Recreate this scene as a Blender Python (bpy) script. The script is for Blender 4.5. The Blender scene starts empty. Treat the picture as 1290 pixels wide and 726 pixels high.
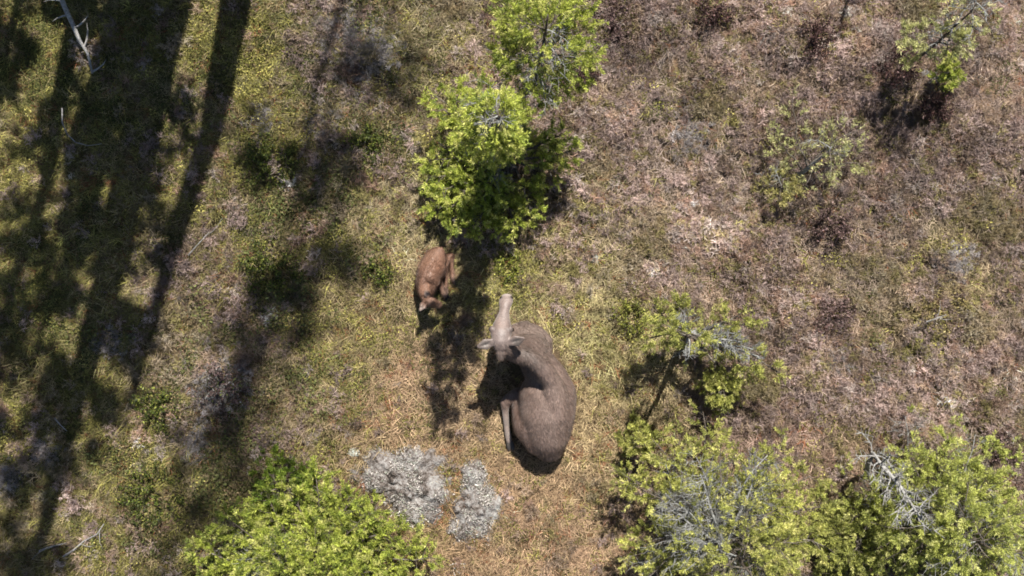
import bpy, math, random
import numpy as np
from mathutils import Vector, noise as mnoise

random.seed(7)
RNG = np.random.default_rng(11)
R = math.radians
SC = bpy.context.scene
COL = SC.collection

# ------------------------------------------------------------------ camera, sky, sun, exposure
CAM_H = 16.0           # drone height over the clearing (m)
PPM = 90.0             # photograph pixels per metre on the ground
cam_d = bpy.data.cameras.new('drone_camera')
cam_d.sensor_width = 36.0
cam_d.lens = 36.0 * CAM_H / (1290.0 / PPM)
cam_d.clip_end = 1000.0
cam = bpy.data.objects.new('drone_camera', cam_d)
cam.location = (0, 0, CAM_H)
cam.rotation_euler = (0, 0, 0)
COL.objects.link(cam)
SC.camera = cam

SUN_EL = 55.0
SHX, SHY = -0.225, -0.974          # direction shadows run on the ground
wd = bpy.data.worlds.new('World'); SC.world = wd; wd.use_nodes = True
nt = wd.node_tree
sky = nt.nodes.new('ShaderNodeTexSky'); sky.sky_type = 'NISHITA'; sky.sun_disc = False
sky.sun_elevation = R(SUN_EL); sky.sun_rotation = math.atan2(-SHX, -SHY)
nt.links.new(sky.outputs[0], nt.nodes['Background'].inputs[0])
nt.nodes['Background'].inputs[1].default_value = 0.05
sun_d = bpy.data.lights.new('sun', 'SUN'); sun_d.energy = 5.0; sun_d.angle = R(0.55); sun_d.color = (1.0, 0.95, 0.87)
sun = bpy.data.objects.new('sun', sun_d); COL.objects.link(sun)
ce = math.cos(R(SUN_EL))
sun.rotation_euler = Vector((SHX * ce, SHY * ce, -math.sin(R(SUN_EL)))).to_track_quat('-Z', 'Y').to_euler()
sun.location = (5, 20, 30)
SC.view_settings.view_transform = 'Standard'
SC.view_settings.look = 'None'
SC.view_settings.exposure = 0.95
SC.view_settings.gamma = 1.0
SC.view_settings.use_curve_mapping = False
SC.cycles.max_bounces = 4
SC.cycles.diffuse_bounces = 2
SC.cycles.transmission_bounces = 2
SC.cycles.glossy_bounces = 1
SC.cycles.transparent_max_bounces = 4
SC.cycles.filter_width = 1.75
SC.cycles.use_adaptive_sampling = True
SC.cycles.adaptive_threshold = 0.025

# ------------------------------------------------------------------ small helpers
def lin(r, g, b):
    f = lambda c: (c / 12.92 if c <= 0.04045 else ((c + 0.055) / 1.055) ** 2.4)
    return np.array([f(r / 255), f(g / 255), f(b / 255)])

def vnoise(x, y, s, seed=0):
    """value noise in about 0..1 (numpy)"""
    x = np.asarray(x, float) / s + 31.7 * seed; y = np.asarray(y, float) / s + 17.3 * seed
    xi = np.floor(x); yi = np.floor(y); fx = x - xi; fy = y - yi
    fx = fx * fx * (3 - 2 * fx); fy = fy * fy * (3 - 2 * fy)
    def h(a, b):
        v = np.sin(a * 127.1 + b * 311.7 + seed * 74.7) * 43758.5453
        return v - np.floor(v)
    return (h(xi, yi) * (1 - fx) + h(xi + 1, yi) * fx) * (1 - fy) + (h(xi, yi + 1) * (1 - fx) + h(xi + 1, yi + 1) * fx) * fy

def fbm(x, y, s, seed=0, o=3):
    t = 0; a = 1; n = 0
    for k in range(o):
        t = t + a * vnoise(x, y, s / 2 ** k, seed + k * 3); n += a; a *= .5
    return t / n

def ground_z(x, y):
    x = np.asarray(x, float); y = np.asarray(y, float)
    r = np.sqrt(x * x + y * y)
    amp = np.clip((r - .8) / 2.5, .25, 1)
    z = (fbm(x, y, 2.6, 1) - .5) * .34 * amp + (fbm(x, y, .6, 5, 2) - .5) * .12 * amp
    return z + np.clip(r - 30, 0, None) * .01 * (fbm(x, y, 60, 2) - .3)

def G(px, py, z=0.0):
    """photograph pixel + height over the datum -> point in the clearing"""
    k = (CAM_H - z) / CAM_H / PPM
    return Vector(((px - 645) * k, (363 - py) * k, z))

def PX(x, y):
    return x * PPM + 645, 363 - y * PPM

def gz(v): return float(ground_z(v[0], v[1]))

def link(name, me, parent=None, mat=None):
    o = bpy.data.objects.new(name, me); COL.objects.link(o)
    if mat is not None and me is not None: me.materials.append(mat)
    if parent is not None: o.parent = parent
    return o

def tag(o, label=None, cat=None, group=None, kind=None):
    if label: o['label'] = label
    if cat: o['category'] = cat
    if group: o['group'] = group
    if kind: o['kind'] = kind
    return o

def thing(name, loc, label, cat, group=None):
    o = bpy.data.objects.new(name, None); o.empty_display_size = .2; COL.objects.link(o); o.location = loc
    return tag(o, label, cat, group)

def fast_mesh(name, V, F, tint=None, smooth=False):
    """V (n,3); F (m,k) with k = 3 or 4; tint (n,3)"""
    V = np.asarray(V, np.float32); F = np.asarray(F, np.int32); k = F.shape[1]; m = len(F)
    me = bpy.data.meshes.new(name)
    me.vertices.add(len(V)); me.vertices.foreach_set('co', V.ravel())
    me.loops.add(m * k); me.loops.foreach_set('vertex_index', F.ravel())
    me.polygons.add(m); me.polygons.foreach_set('loop_start', np.arange(0, m * k, k, dtype=np.int32))
    if smooth: me.polygons.foreach_set('use_smooth', np.ones(m, bool))
    me.update(calc_edges=True)
    if tint is not None:
        a = me.attributes.new('tint', 'FLOAT_COLOR', 'POINT')
        c = np.ones((len(V), 4), np.float32); c[:, :3] = tint
        a.data.foreach_set('color', c.ravel())
    return me

class Tubes:
    """tapered tubes collected into one mesh (quads)"""
    def __init__(s): s.V = []; s.F = []; s.n = 0
    def add(s, pts, rad, sides=5, wob=0.0):
        pts = [Vector(p) for p in pts]
        up = Vector((.31, .17, .93)); rings = []
        for i, p in enumerate(pts):
            d = (pts[min(i + 1, len(pts) - 1)] - pts[max(i - 1, 0)])
            if d.length < 1e-7: d = Vector((0, 0, 1))
            d.normalize()
            a = d.cross(up)
            if a.length < .1: a = d.cross(Vector((1, 0, 0)))
            a.normalize(); b = d.cross(a)
            r = rad[i] if hasattr(rad, '__len__') else rad
            for k in range(sides):
                t = 2 * math.pi * k / sides
                rr = r * (1 + wob * (random.random() - .5))
                s.V.append(p + a * (math.cos(t) * rr) + b * (math.sin(t) * rr))
        for i in range(len(pts) - 1):
            for k in range(sides):
                k2 = (k + 1) % sides
                s.F.append((s.n + i * sides + k, s.n + i * sides + k2, s.n + (i + 1) * sides + k2, s.n + (i + 1) * sides + k))
        s.n += len(pts) * sides
        e = s.n - sides; q = len(s.V)
        if sides == 4: s.F.append((e, e + 1, e + 2, e + 3))
        elif sides >= 5:
            for k in range(1, sides - 2, 2):
                s.F.append((e, e + k, e + k + 1, e + min(k + 2, sides - 1)))
    def mesh(s, name, off=(0, 0, 0)):
        F = [f if len(set(f)) == 4 else f for f in s.F]
        return fast_mesh(name, np.array([(v - Vector(off))[:] for v in s.V]), np.array(F), smooth=True)

def curve(p0, p1, n=6, bend=0.0, sag=0.0, rnd=0.0):
    p0 = Vector(p0); p1 = Vector(p1); d = p1 - p0; L = d.length
    side = d.cross(Vector((0, 0, 1)))
    if side.length < 1e-5: side = Vector((1, 0, 0))
    side.normalize(); out = []
    for i in range(n + 1):
        t = i / n; q = p0 + d * t + side * (bend * L * math.sin(math.pi * t)) + Vector((0, 0, sag * L * math.sin(math.pi * t)))
        if 0 < i: q += Vector((random.uniform(-1, 1), random.uniform(-1, 1), random.uniform(-1, 1))) * rnd * L
        out.append(q)
    return out

# ------------------------------------------------------------------ materials
def new_mat(name):
    m = bpy.data.materials.new(name); m.use_nodes = True; n = m.node_tree; n.nodes.clear()
    out = n.nodes.new('ShaderNodeOutputMaterial'); return m, n, out

def leaf_mat(name, base=None, instancer=False, trans=0.35, var=0.35, rough=.65, spec=.25):
    m, n, out = new_mat(name)
    if base is None:
        a = n.nodes.new('ShaderNodeAttribute'); a.attribute_name = 'tint'
        a.attribute_type = 'INSTANCER' if instancer else 'GEOMETRY'; src = a.outputs['Color']
    else:
        a = n.nodes.new('ShaderNodeRGB'); a.outputs[0].default_value = (*base, 1); src = a.outputs[0]
    geo = n.nodes.new('ShaderNodeNewGeometry')
    mr = n.nodes.new('ShaderNodeMapRange'); mr.inputs[3].default_value = 1 - var; mr.inputs[4].default_value = 1 + var
    n.links.new(geo.outputs['Random Per Island'], mr.inputs[0])
    mix = n.nodes.new('ShaderNodeMix'); mix.data_type = 'RGBA'; mix.blend_type = 'MULTIPLY'; mix.inputs[0].default_value = 1
    n.links.new(src, mix.inputs[6]); n.links.new(mr.outputs[0], mix.inputs[7])
    b = n.nodes.new('ShaderNodeBsdfPrincipled'); b.inputs['Roughness'].default_value = rough
    b.inputs['Specular IOR Level'].default_value = spec
    n.links.new(mix.outputs[2], b.inputs['Base Color'])
    t = n.nodes.new('ShaderNodeBsdfTranslucent'); n.links.new(mix.outputs[2], t.inputs[0])
    ms = n.nodes.new('ShaderNodeMixShader'); ms.inputs[0].default_value = trans
    n.links.new(b.outputs[0], ms.inputs[1]); n.links.new(t.outputs[0], ms.inputs[2]); n.links.new(ms.outputs[0], out.inputs[0])
    return m

def ramp(n, stops):
    r = n.nodes.new('ShaderNodeValToRGB'); e = r.color_ramp.elements
    while len(e) < len(stops): e.new(.5)
    for i, (p, c) in enumerate(stops): e[i].position = p; e[i].color = (*c, 1)
    return r

def noise_mat(name, stops, scale, bump=.3, bscale=None, rough=.85, detail=8, coord='Object', dist=.02, broad=0):
    m, n, out = new_mat(name)
    tc = n.nodes.new('ShaderNodeTexCoord')
    t = n.nodes.new('ShaderNodeTexNoise'); t.inputs['Scale'].default_value = scale; t.inputs['Detail'].default_value = detail
    t.inputs['Roughness'].default_value = .65
    n.links.new(tc.outputs[coord], t.inputs['Vector'])
    src = t.outputs[0]
    if broad:
        t3 = n.nodes.new('ShaderNodeTexNoise'); t3.inputs['Scale'].default_value = broad; t3.inputs['Detail'].default_value = 3; n.links.new(tc.outputs[coord], t3.inputs['Vector'])
        mf = n.nodes.new('ShaderNodeMix'); mf.inputs[0].default_value = .45; n.links.new(src, mf.inputs[2]); n.links.new(t3.outputs[0], mf.inputs[3]); src = mf.outputs[0]
    r = ramp(n, stops); n.links.new(src, r.inputs[0])
    b = n.nodes.new('ShaderNodeBsdfPrincipled'); b.inputs['Roughness'].default_value = rough; b.inputs['Specular IOR Level'].default_value = .25
    n.links.new(r.outputs[0], b.inputs['Base Color'])
    t2 = n.nodes.new('ShaderNodeTexNoise'); t2.inputs['Scale'].default_value = bscale or scale * 3; t2.inputs['Detail'].default_value = 6
    n.links.new(tc.outputs[coord], t2.inputs['Vector'])
    bp = n.nodes.new('ShaderNodeBump'); bp.inputs['Strength'].default_value = bump; bp.inputs['Distance'].default_value = dist
    n.links.new(t2.outputs[0], bp.inputs['Height']); n.links.new(bp.outputs[0], b.inputs['Normal'])
    n.links.new(b.outputs[0], out.inputs[0]); return m

M = {}
M['veg'] = leaf_mat('ground_vegetation', instancer=True, trans=.12, var=.32, rough=.8, spec=.15)
M['needles'] = leaf_mat('conifer_foliage', trans=.38, var=.35, rough=.55, spec=.3)
M['lichen_twig'] = noise_mat('grey_lichen_bark', [(.3, (.08, .075, .07)), (.5, (.22, .22, .21)), (.7, (.36, .37, .36))], 26, .5)
M['twig'] = noise_mat('brown_twig', [(.3, (.05, .04, .03)), (.55, (.12, .10, .08)), (.72, (.28, .27, .25))], 22, .5)
M['bark'] = noise_mat('dark_bark', [(.3, (.035, .027, .022)), (.55, (.09, .07, .055)), (.75, (.22, .2, .18))], 14, .7)
M['dead_wood'] = noise_mat('weathered_wood', [(.3, (.10, .09, .08)), (.5, (.22, .21, .20)), (.72, (.36, .355, .345))], 20, .5)
M['snag'] = noise_mat('bleached_wood', [(.3, (.10, .09, .08)), (.45, (.26, .25, .235)), (.62, (.42, .415, .40))], 24, .9)
M['stone'] = noise_mat('lichen_stone', [(.38, (.03, .025, .021)), (.44, (.11, .09, .078)), (.5, (.20, .18, .168)), (.56, (.28, .266, .255)), (.66, (.38, .385, .36))], 20, 1.0, 40, detail=14, dist=.04, broad=4.5)
M['pale_stone'] = noise_mat('pale_stone', [(.3, (.24, .25, .22)), (.6, (.36, .385, .345))], 9, .5)

# ------------------------------------------------------------------ ground (one sheet to the horizon)
def soil_mat():
    m, n, out = new_mat('forest_soil')
    tc = n.nodes.new('ShaderNodeTexCoord')
    a = n.nodes.new('ShaderNodeTexNoise'); a.inputs['Scale'].default_value = 1.3; a.inputs['Detail'].default_value = 9
    f = n.nodes.new('ShaderNodeTexNoise'); f.inputs['Scale'].default_value = 34; f.inputs['Detail'].default_value = 6; f.inputs['Roughness'].default_value = .75
    for q in (a, f): n.links.new(tc.outputs['Object'], q.inputs['Vector'])
    r1 = ramp(n, [(.35, (.075, .07, .03)), (.48, (.13, .095, .06)), (.6, (.19, .13, .09))])
    r2 = ramp(n, [(.3, (.25, .24, .22)), (.5, (.9, .88, .85)), (.7, (1.5, 1.4, 1.25))])
    n.links.new(a.outputs[0], r1.inputs[0]); n.links.new(f.outputs[0], r2.inputs[0])
    mx = n.nodes.new('ShaderNodeMix'); mx.data_type = 'RGBA'; mx.blend_type = 'MULTIPLY'; mx.inputs[0].default_value = 1
    n.links.new(r1.outputs[0], mx.inputs[6]); n.links.new(r2.outputs[0], mx.inputs[7])
    b = n.nodes.new('ShaderNodeBsdfPrincipled'); b.inputs['Roughness'].default_value = .95; b.inputs['Specular IOR Level'].default_value = .1
    n.links.new(mx.outputs[2], b.inputs['Base Color'])
    bp = n.nodes.new('ShaderNodeBump'); bp.inputs['Strength'].default_value = .9; bp.inputs['Distance'].default_value = .03
    n.links.new(f.outputs[0], bp.inputs['Height']); n.links.new(bp.outputs[0], b.inputs['Normal'])
    n.links.new(b.outputs[0], out.inputs[0]); return m

def axis(half, step):
    c = list(np.arange(-half, half + 1e-6, step)); s = step; x = half; t = []
    while x < 320: s *= 1.25; x += s; t.append(x)
    return np.array([-v for v in reversed(t)] + c + t)
ax = axis(10, .075); ay = axis(7, .075)
XX, YY = np.meshgrid(ax, ay, indexing='ij'); ZZ = ground_z(XX, YY)
idx = np.arange(XX.size).reshape(XX.shape)
F = np.stack([idx[:-1, :-1], idx[1:, :-1], idx[1:, 1:], idx[:-1, 1:]], -1).reshape(-1, 4)
ground = link('ground', fast_mesh('ground', np.stack([XX, YY, ZZ], -1).reshape(-1, 3), F, smooth=True), mat=soil_mat())
ground['kind'] = 'structure'

# ------------------------------------------------------------------ plants of the heath, seen as one mass: grass, heather, green ground cover
def tuft_mesh(nb, l0, l1, w, lean, seed, segs=2, spread=.03):
    r = np.random.default_rng(seed); V = []; F = []
    for b in range(nb):
        a = r.uniform(0, 2 * math.pi); L = r.uniform(l0, l1); ln = r.uniform(*lean); az = r.uniform(0, 2 * math.pi)
        p = np.array([math.cos(a), math.sin(a), 0]) * spread * math.sqrt(r.random())
        d = np.array([math.cos(az), math.sin(az), 0]); sd = np.array([-d[1], d[0], 0.]); n0 = len(V)
        th = ln * .4
        for k in range(segs + 1):
            ww = w * (1 - k / (segs + .25)) * .5
            V += [p - sd * ww, p + sd * ww]
            p = p + (d * math.sin(th) + np.array([0, 0, math.cos(th)])) * L / segs; th += ln * .9 / segs * 1.3
        for k in range(segs): F.append((n0 + 2 * k, n0 + 2 * k + 1, n0 + 2 * k + 3, n0 + 2 * k + 2))
    return fast_mesh('tuft', V, F)

def heath_mesh(ns, h, spread, nl, leaf, seed):
    """low twiggy dwarf shrub: stems with many short side shoots"""
    r = np.random.default_rng(seed); V = []; F = []
    def quad(p, d, L, w):
        d = d / np.linalg.norm(d); s = np.cross(d, r.normal(size=3)); s /= np.linalg.norm(s) + 1e-6
        n0 = len(V); V.extend([p - s * w * .5, p + s * w * .5, p + d * L + s * w * .3, p + d * L - s * w * .3]); F.append((n0, n0 + 1, n0 + 2, n0 + 3))
    for s in range(ns):
        az = r.uniform(0, 2 * math.pi); t = r.uniform(.15, 1.0) * spread
        tip = np.array([math.cos(az) * t, math.sin(az) * t, h * r.uniform(.6, 1) * (1 - .35 * (t / spread) ** 2)])
        p0 = tip * np.array([.25, .25, 0]); mid = (p0 + tip) / 2 + r.normal(size=3) * .015
        quad(p0, mid - p0, np.linalg.norm(mid - p0), .006); quad(mid, tip - mid, np.linalg.norm(tip - mid), .005)
        for k in range(nl):
            u = r.uniform(.35, 1.05); q = p0 + (tip - p0) * u
            dd = r.normal(size=3) * .9 + np.array([0, 0, .5]) + (tip - p0) * 2
            quad(q, dd, leaf * r.uniform(.7, 1.9), leaf * r.uniform(.10, .19))
    return fast_mesh('dwarf_shrub', V, F)

def leafy_mesh(n, h, spread, leaf, seed):
    """mat of small green leaves"""
    r = np.random.default_rng(seed); V = []; F = []
    for k in range(n):
        a = r.uniform(0, 2 * math.pi); t = math.sqrt(r.random()) * spread
        p = np.array([math.cos(a) * t, math.sin(a) * t, h * r.uniform(.25, 1) * (1 - .5 * (t / spread) ** 2)])
        d = r.normal(size=3); d[2] = d[2] * .4 + .15; d /= np.linalg.norm(d); s = np.cross(d, r.normal(size=3) * .5 + np.array([0, 0, 1])); s /= np.linalg.norm(s)
        L = leaf * r.uniform(.6, 1.3); n0 = len(V)
        V.extend([p, p + d * L * .5 + s * L * .3, p + d * L, p + d * L * .5 - s * L * .3]); F.append((n0, n0 + 1, n0 + 2, n0 + 3))
    return fast_mesh('leaf_mat', V, F)

def scatter(name, label, meshes, P, tint, rot, scl, vi):
    col = bpy.data.collections.new(name + '_sources')
    for i, me in enumerate(meshes):
        me.materials.clear(); me.materials.append(M['veg'])
        col.objects.link(bpy.data.objects.new('%s_source_%02d' % (name, i), me))
    n = len(P); me = bpy.data.meshes.new(name)
    me.vertices.add(n); me.vertices.foreach_set('co', np.asarray(P, np.float32).ravel())
    c = np.ones((n, 4), np.float32); c[:, :3] = np.clip(tint, .003, .8)
    me.attributes.new('tint', 'FLOAT_COLOR', 'POINT').data.foreach_set('color', c.ravel())
    me.attributes.new('rot', 'FLOAT_VECTOR', 'POINT').data.foreach_set('vector', np.asarray(rot, np.float32).ravel())
    me.attributes.new('scl', 'FLOAT_VECTOR', 'POINT').data.foreach_set('vector', np.asarray(scl, np.float32).ravel())
    me.attributes.new('vi', 'INT', 'POINT').data.foreach_set('value', np.asarray(vi, np.int32))
    o = link(name, me, mat=M['veg'])
    g = bpy.data.node_groups.new(name + '_scatter', 'GeometryNodeTree')
    g.interface.new_socket('Geometry', in_out='INPUT', socket_type='NodeSocketGeometry')
    g.interface.new_socket('Geometry', in_out='OUTPUT', socket_type='NodeSocketGeometry')
    N = g.nodes; gi = N.new('NodeGroupInput'); go = N.new('NodeGroupOutput')
    ip = N.new('GeometryNodeInstanceOnPoints'); ci = N.new('GeometryNodeCollectionInfo')
    ci.inputs['Collection'].default_value = col; ci.inputs['Separate Children'].default_value = True; ci.inputs['Reset Children'].default_value = True
    g.links.new(gi.outputs[0], ip.inputs['Points']); g.links.new(ci.outputs[0], ip.inputs['Instance'])
    ip.inputs['Pick Instance'].default_value = True
    for att, typ, sock in (('vi', 'INT', 'Instance Index'), ('rot', 'FLOAT_VECTOR', 'Rotation'), ('scl', 'FLOAT_VECTOR', 'Scale')):
        na = N.new('GeometryNodeInputNamedAttribute'); na.data_type = typ; na.inputs[0].default_value = att
        g.links.new(na.outputs[0], ip.inputs[sock])
    g.links.new(ip.outputs[0], go.inputs[0])
    md = o.modifiers.new('scatter', 'NODES'); md.node_group = g
    return tag(o, label, None, None, 'stuff')

# colour of the plant cover by place (photo px, py, straw colour, share of heather, share of green leaves)
CTRL = [
 (40, 120, (135, 132, 78), .10, .55), (40, 330, (142, 138, 82), .10, .5), (130, 250, (150, 140, 95), .15, .45), (60, 500, (140, 132, 85), .2, .45),
 (60, 660, (128, 120, 85), .35, .4), (170, 600, (135, 130, 85), .2, .55), (230, 330, (158, 140, 108), .4, .25), (320, 60, (140, 136, 88), .2, .5),
 (330, 190, (140, 130, 90), .3, .5), (430, 70, (150, 138, 122), .5, .15), (450, 180, (145, 132, 102), .4, .3), (350, 310, (130, 122, 88), .35, .5),
 (300, 430, (155, 135, 112), .55, .2), (380, 500, (148, 132, 100), .45, .3), (250, 520, (140, 122, 108), .6, .2), (430, 420, (160, 145, 100), .15, .25),
 (500, 480, (176, 145, 112), .05, .1), (480, 330, (165, 148, 108), .1, .2), (520, 60, (152, 140, 105), .2, .25), (500, 230, (158, 146, 112), .2, .2),
 (580, 500, (178, 152, 118), .03, .06), (760, 420, (176, 166, 112), .05, .2), (740, 520, (180, 158, 116), .04, .12), (650, 620, (178, 148, 112), .05, .08),
 (710, 680, (176, 146, 114), .06, .08), (720, 320, (165, 150, 110), .2, .15), (800, 60, (158, 140, 122), .65, .08), (820, 200, (156, 138, 122), .7, .06),
 (850, 320, (160, 138, 120), .6, .08), (960, 60, (152, 134, 112), .65, .12), (950, 250, (156, 138, 118), .6, .12), (1080, 130, (166, 140, 118), .5, .1),
 (1100, 330, (150, 132, 118), .75, .06), (1180, 380, (164, 148, 100), .5, .15), (1240, 200, (150, 132, 116), .7, .08), (1250, 60, (160, 138, 118), .6, .06),
 (1040, 450, (168, 144, 120), .5, .08), (1160, 510, (154, 136, 120), .75, .1), (1260, 460, (158, 138, 120), .65, .06), (990, 530, (160, 134, 118), .55, .1),
 (1070, 560, (160, 136, 108), .4, .2), (620, 340, (150, 142, 92), .1, .35), (560, 590, (165, 135, 95), .1, .1)]
CT = np.array([[a, b] for a, b, *_ in CTRL], float)
CC = np.array([lin(*c[2]) for c in CTRL]) / 1.14 * np.array([.96, .985, 1.10]) * np.array([.74 if c[0] < 470 else .94 for c in CTRL])[:, None]      # plant colours set darker in the left part
CH = np.array([c[3] * (.45 if c[0] < 470 else 1) for c in CTRL]); CG = np.array([c[4] + (.12 if c[0] < 470 else 0) for c in CTRL])
def field(x, y):
    px, py = PX(x + (fbm(x, y, 1.0, 21) - .5) * 1.1, y + (fbm(x, y, 1.0, 27) - .5) * 1.1)
    d2 = (px[:, None] - CT[None, :, 0]) ** 2 + (py[:, None] - CT[None, :, 1]) ** 2
    w = 1 / (d2 + 900) ** 1.6; w /= w.sum(1, keepdims=True)
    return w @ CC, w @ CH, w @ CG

# footprints kept short of tall plants: animals (px, py, radius px)
KEEP = [(685, 540, 42), (688, 500, 42), (675, 455, 40), (662, 425, 30), (643, 525, 16), (645, 552, 14), (546, 335, 24), (540, 355, 20), (562, 345, 18), (562, 365, 14), (541, 376, 14)]
ROCKS = [(480, 590, 34), (520, 600, 40), (540, 640, 30), (604, 595, 18), (600, 650, 28), (443, 570, 10)]
def clear_of(x, y, lst, pad=0):
    px, py = PX(x, y); ok = np.ones(len(x), bool)
    for a, b, r in lst: ok &= (px - a) ** 2 + (py - b) ** 2 > (r + pad) ** 2
    return ok

def points(n, hx=9.3, hy=6.0):
    x = RNG.uniform(-hx, hx, n); y = RNG.uniform(-hy, hy, n); return x, y

def rots(n, tilt=.25):
    return np.stack([RNG.normal(0, tilt, n), RNG.normal(0, tilt, n), RNG.uniform(0, 2 * math.pi, n)], -1)

def build_cover():
    # --- dry grass
    x, y = points(78000)
    c, H, Gn = field(x, y)
    patch = fbm(x, y, .55, 40)
    dens = np.clip(1.05 - H * (.5 + patch), .2, 1)
    k = (RNG.random(len(x)) < dens) & clear_of(x, y, ROCKS, -14) & clear_of(x, y, KEEP, -9)
    x, y, c, Gn, patch, H = x[k], y[k], c[k], Gn[k], patch[k], H[k]; n = len(x)
    v = RNG.random(n)
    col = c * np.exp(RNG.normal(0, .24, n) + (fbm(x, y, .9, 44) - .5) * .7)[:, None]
    straw = lin(186, 166, 128); olive = lin(132, 127, 72); rust = lin(150, 100, 72); dark = lin(88, 76, 55)
    m = (v < .16 - .12 * H)[:, None]; col = np.where(m, col * .4 + straw * .6, col)
    m = ((v > .18) & (v < .18 + .75 * Gn * (.6 + patch)))[:, None]; col = np.where(m, olive * np.exp(RNG.normal(0, .35, n))[:, None], col)
    m = (v > .95)[:, None]; col = np.where(m, rust * .8, col)
    m = ((v > .80) & (v < .90))[:, None]; col = np.where(m, dark, col)
    near = ~clear_of(x, y, KEEP, 16)
    s = RNG.uniform(.6, 1.35, n) * (.75 + .55 * fbm(x, y, .4, 50)); s[near] *= .8
    flat = np.where(vnoise(x, y, 1.3, 60) > .5, 1.0, .75)
    T = [tuft_mesh(13, .06, .20, .0085, (.5, 1.6), 100 + i, 2, .05) for i in range(4)] + [tuft_mesh(11, .05, .15, .009, (1.4, 2.3), 120 + i, 2, .06) for i in range(3)]
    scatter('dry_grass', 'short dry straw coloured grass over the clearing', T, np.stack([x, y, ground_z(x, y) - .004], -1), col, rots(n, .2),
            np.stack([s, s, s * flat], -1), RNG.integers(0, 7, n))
    # --- fallen straw and litter lying flat
    x, y = points(26000); k = clear_of(x, y, ROCKS, -8) & clear_of(x, y, KEEP, -6); x, y = x[k], y[k]; n = len(x)
    c, H, Gn = field(x, y); col = c * np.exp(RNG.normal(.05, .4, n))[:, None]
    T = [tuft_mesh(7, .05, .16, .007, (2.6, 3.2), 140 + i, 1, .1) for i in range(3)]
    s = RNG.uniform(.7, 1.3, n)
    scatter('leaf_litter', 'pale dead stalks and litter lying on the soil', T, np.stack([x, y, ground_z(x, y) + .012], -1), col, rots(n, .12), np.stack([s, s, s * .5], -1), RNG.integers(0, 3, n))
    # --- heather
    x, y = points(62000); c, H, Gn = field(x, y); patch = fbm(x, y, .7, 70)
    k = (RNG.random(len(x)) < np.clip((H * 1.5 - .05) * np.clip((patch - .24) * 3.4, .12, 1), 0, 1)) & clear_of(x, y, ROCKS, 4) & clear_of(x, y, KEEP, 14)
    x, y, patch = x[k], y[k], patch[k]; n = len(x); v = RNG.random(n)
    mauve = lin(164, 145, 138); brown = lin(152, 133, 115); redd = lin(152, 126, 110); greyl = lin(176, 163, 155); ol = lin(142, 134, 88)
    col = np.where((v < .42)[:, None], mauve, np.where((v < .68)[:, None], brown, np.where((v < .80)[:, None], redd, np.where((v < .9)[:, None], greyl, ol))))
    col = col * np.exp(RNG.normal(0, .25, n) + (vnoise(x, y, .45, 75) - .5) * .8 + (vnoise(x, y, 1.4, 78) - .5) * .6)[:, None]
    om = (vnoise(x, y, .75, 79) > .72)[:, None]; col = np.where(om, col * .45 + ol * .5, col)      # olive tinged clumps
    s = RNG.uniform(.5, 1.05, n) * (.35 + .7 * patch + .55 * vnoise(x, y, .42, 77))
    T = [heath_mesh(12, .20, .13, 17, .034, 200 + i) for i in range(5)]
    scatter('heather_cover', 'low mauve brown heather covering the right of the clearing', T, np.stack([x, y, ground_z(x, y) - .01], -1), col, rots(n, .15), np.stack([s, s, s], -1), RNG.integers(0, 5, n))
    # --- green leafy ground cover
    x, y = points(34000); c, H, Gn = field(x, y); patch = fbm(x, y, .6, 80)
    k = (RNG.random(len(x)) < np.clip(Gn * 1.5 * np.clip((patch - .36) * 4, .05, 1), 0, 1)) & clear_of(x, y, ROCKS, 2) & clear_of(x, y, KEEP, 10)
    x, y, patch = x[k], y[k], patch[k]; n = len(x); v = RNG.random(n)
    dg = lin(72, 76, 42); mg = lin(110, 108, 56); yg = lin(156, 148, 84)
    w = np.clip(vnoise(x, y, .8, 85) + RNG.normal(0, .22, n), 0, 1)[:, None]
    col = np.where(w < .45, dg, np.where(w < .8, mg, yg)) * np.exp(RNG.normal(0, .25, n))[:, None]
    s = RNG.uniform(.6, 1.25, n)
    # tall dark clumps of leafy shrub in the left half
    bx, by, bc, bs = [], [], [], []
    for a, b, rad, m in [(330, 210, 42, 95), (355, 262, 34, 70), (298, 165, 26, 40), (350, 345, 48, 110), (365, 395, 30, 55), (305, 430, 30, 40), (292, 478, 34, 60), (322, 545, 36, 60), (432, 205, 30, 55), (482, 190, 30, 50),
                         (488, 150, 26, 35), (420, 262, 30, 50), (262, 565, 34, 60), (335, 505, 30, 45), (382, 470, 28, 35), (250, 385, 26, 30), (240, 445, 22, 30), (215, 500, 30, 55), (180, 655, 44, 90), (262, 625, 34, 70),
                         (215, 700, 34, 60), (310, 20, 30, 45), (385, 120, 26, 30), (470, 10, 34, 60), (280, 90, 24, 30), (455, 330, 24, 35), (410, 545, 24, 25), (300, 610, 36, 70), (120, 420, 30, 40), (150, 560, 30, 40)]:
        m = int(m * .42); q = RNG.normal(0, .6, (m, 2)) * rad; X = (a + q[:, 0] - 645) / PPM; Y = (363 - b - q[:, 1]) / PPM
        bx.append(X); by.append(Y); bc.append(np.where(RNG.random((m, 1)) < .6, lin(78, 82, 48), lin(96, 84, 62)) * np.exp(RNG.normal(0, .4, m))[:, None]); bs.append(RNG.uniform(.8, 1.8, m))
    x = np.concatenate([x] + bx); y = np.concatenate([y] + by); col = np.concatenate([col] + bc); s = np.concatenate([s] + bs); n = len(x)
    T = [leafy_mesh(40, .14, .11, .026, 300 + i) for i in range(4)]
    scatter('green_ground_cover', 'low olive green leafy plants between the grass', T, np.stack([x, y, ground_z(x, y) - .005], -1), col, rots(n, .15), np.stack([s, s, s], -1), RNG.integers(0, 4, n))
    # --- pale cushion lichen in loose patches
    bx, by = [], []
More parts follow.
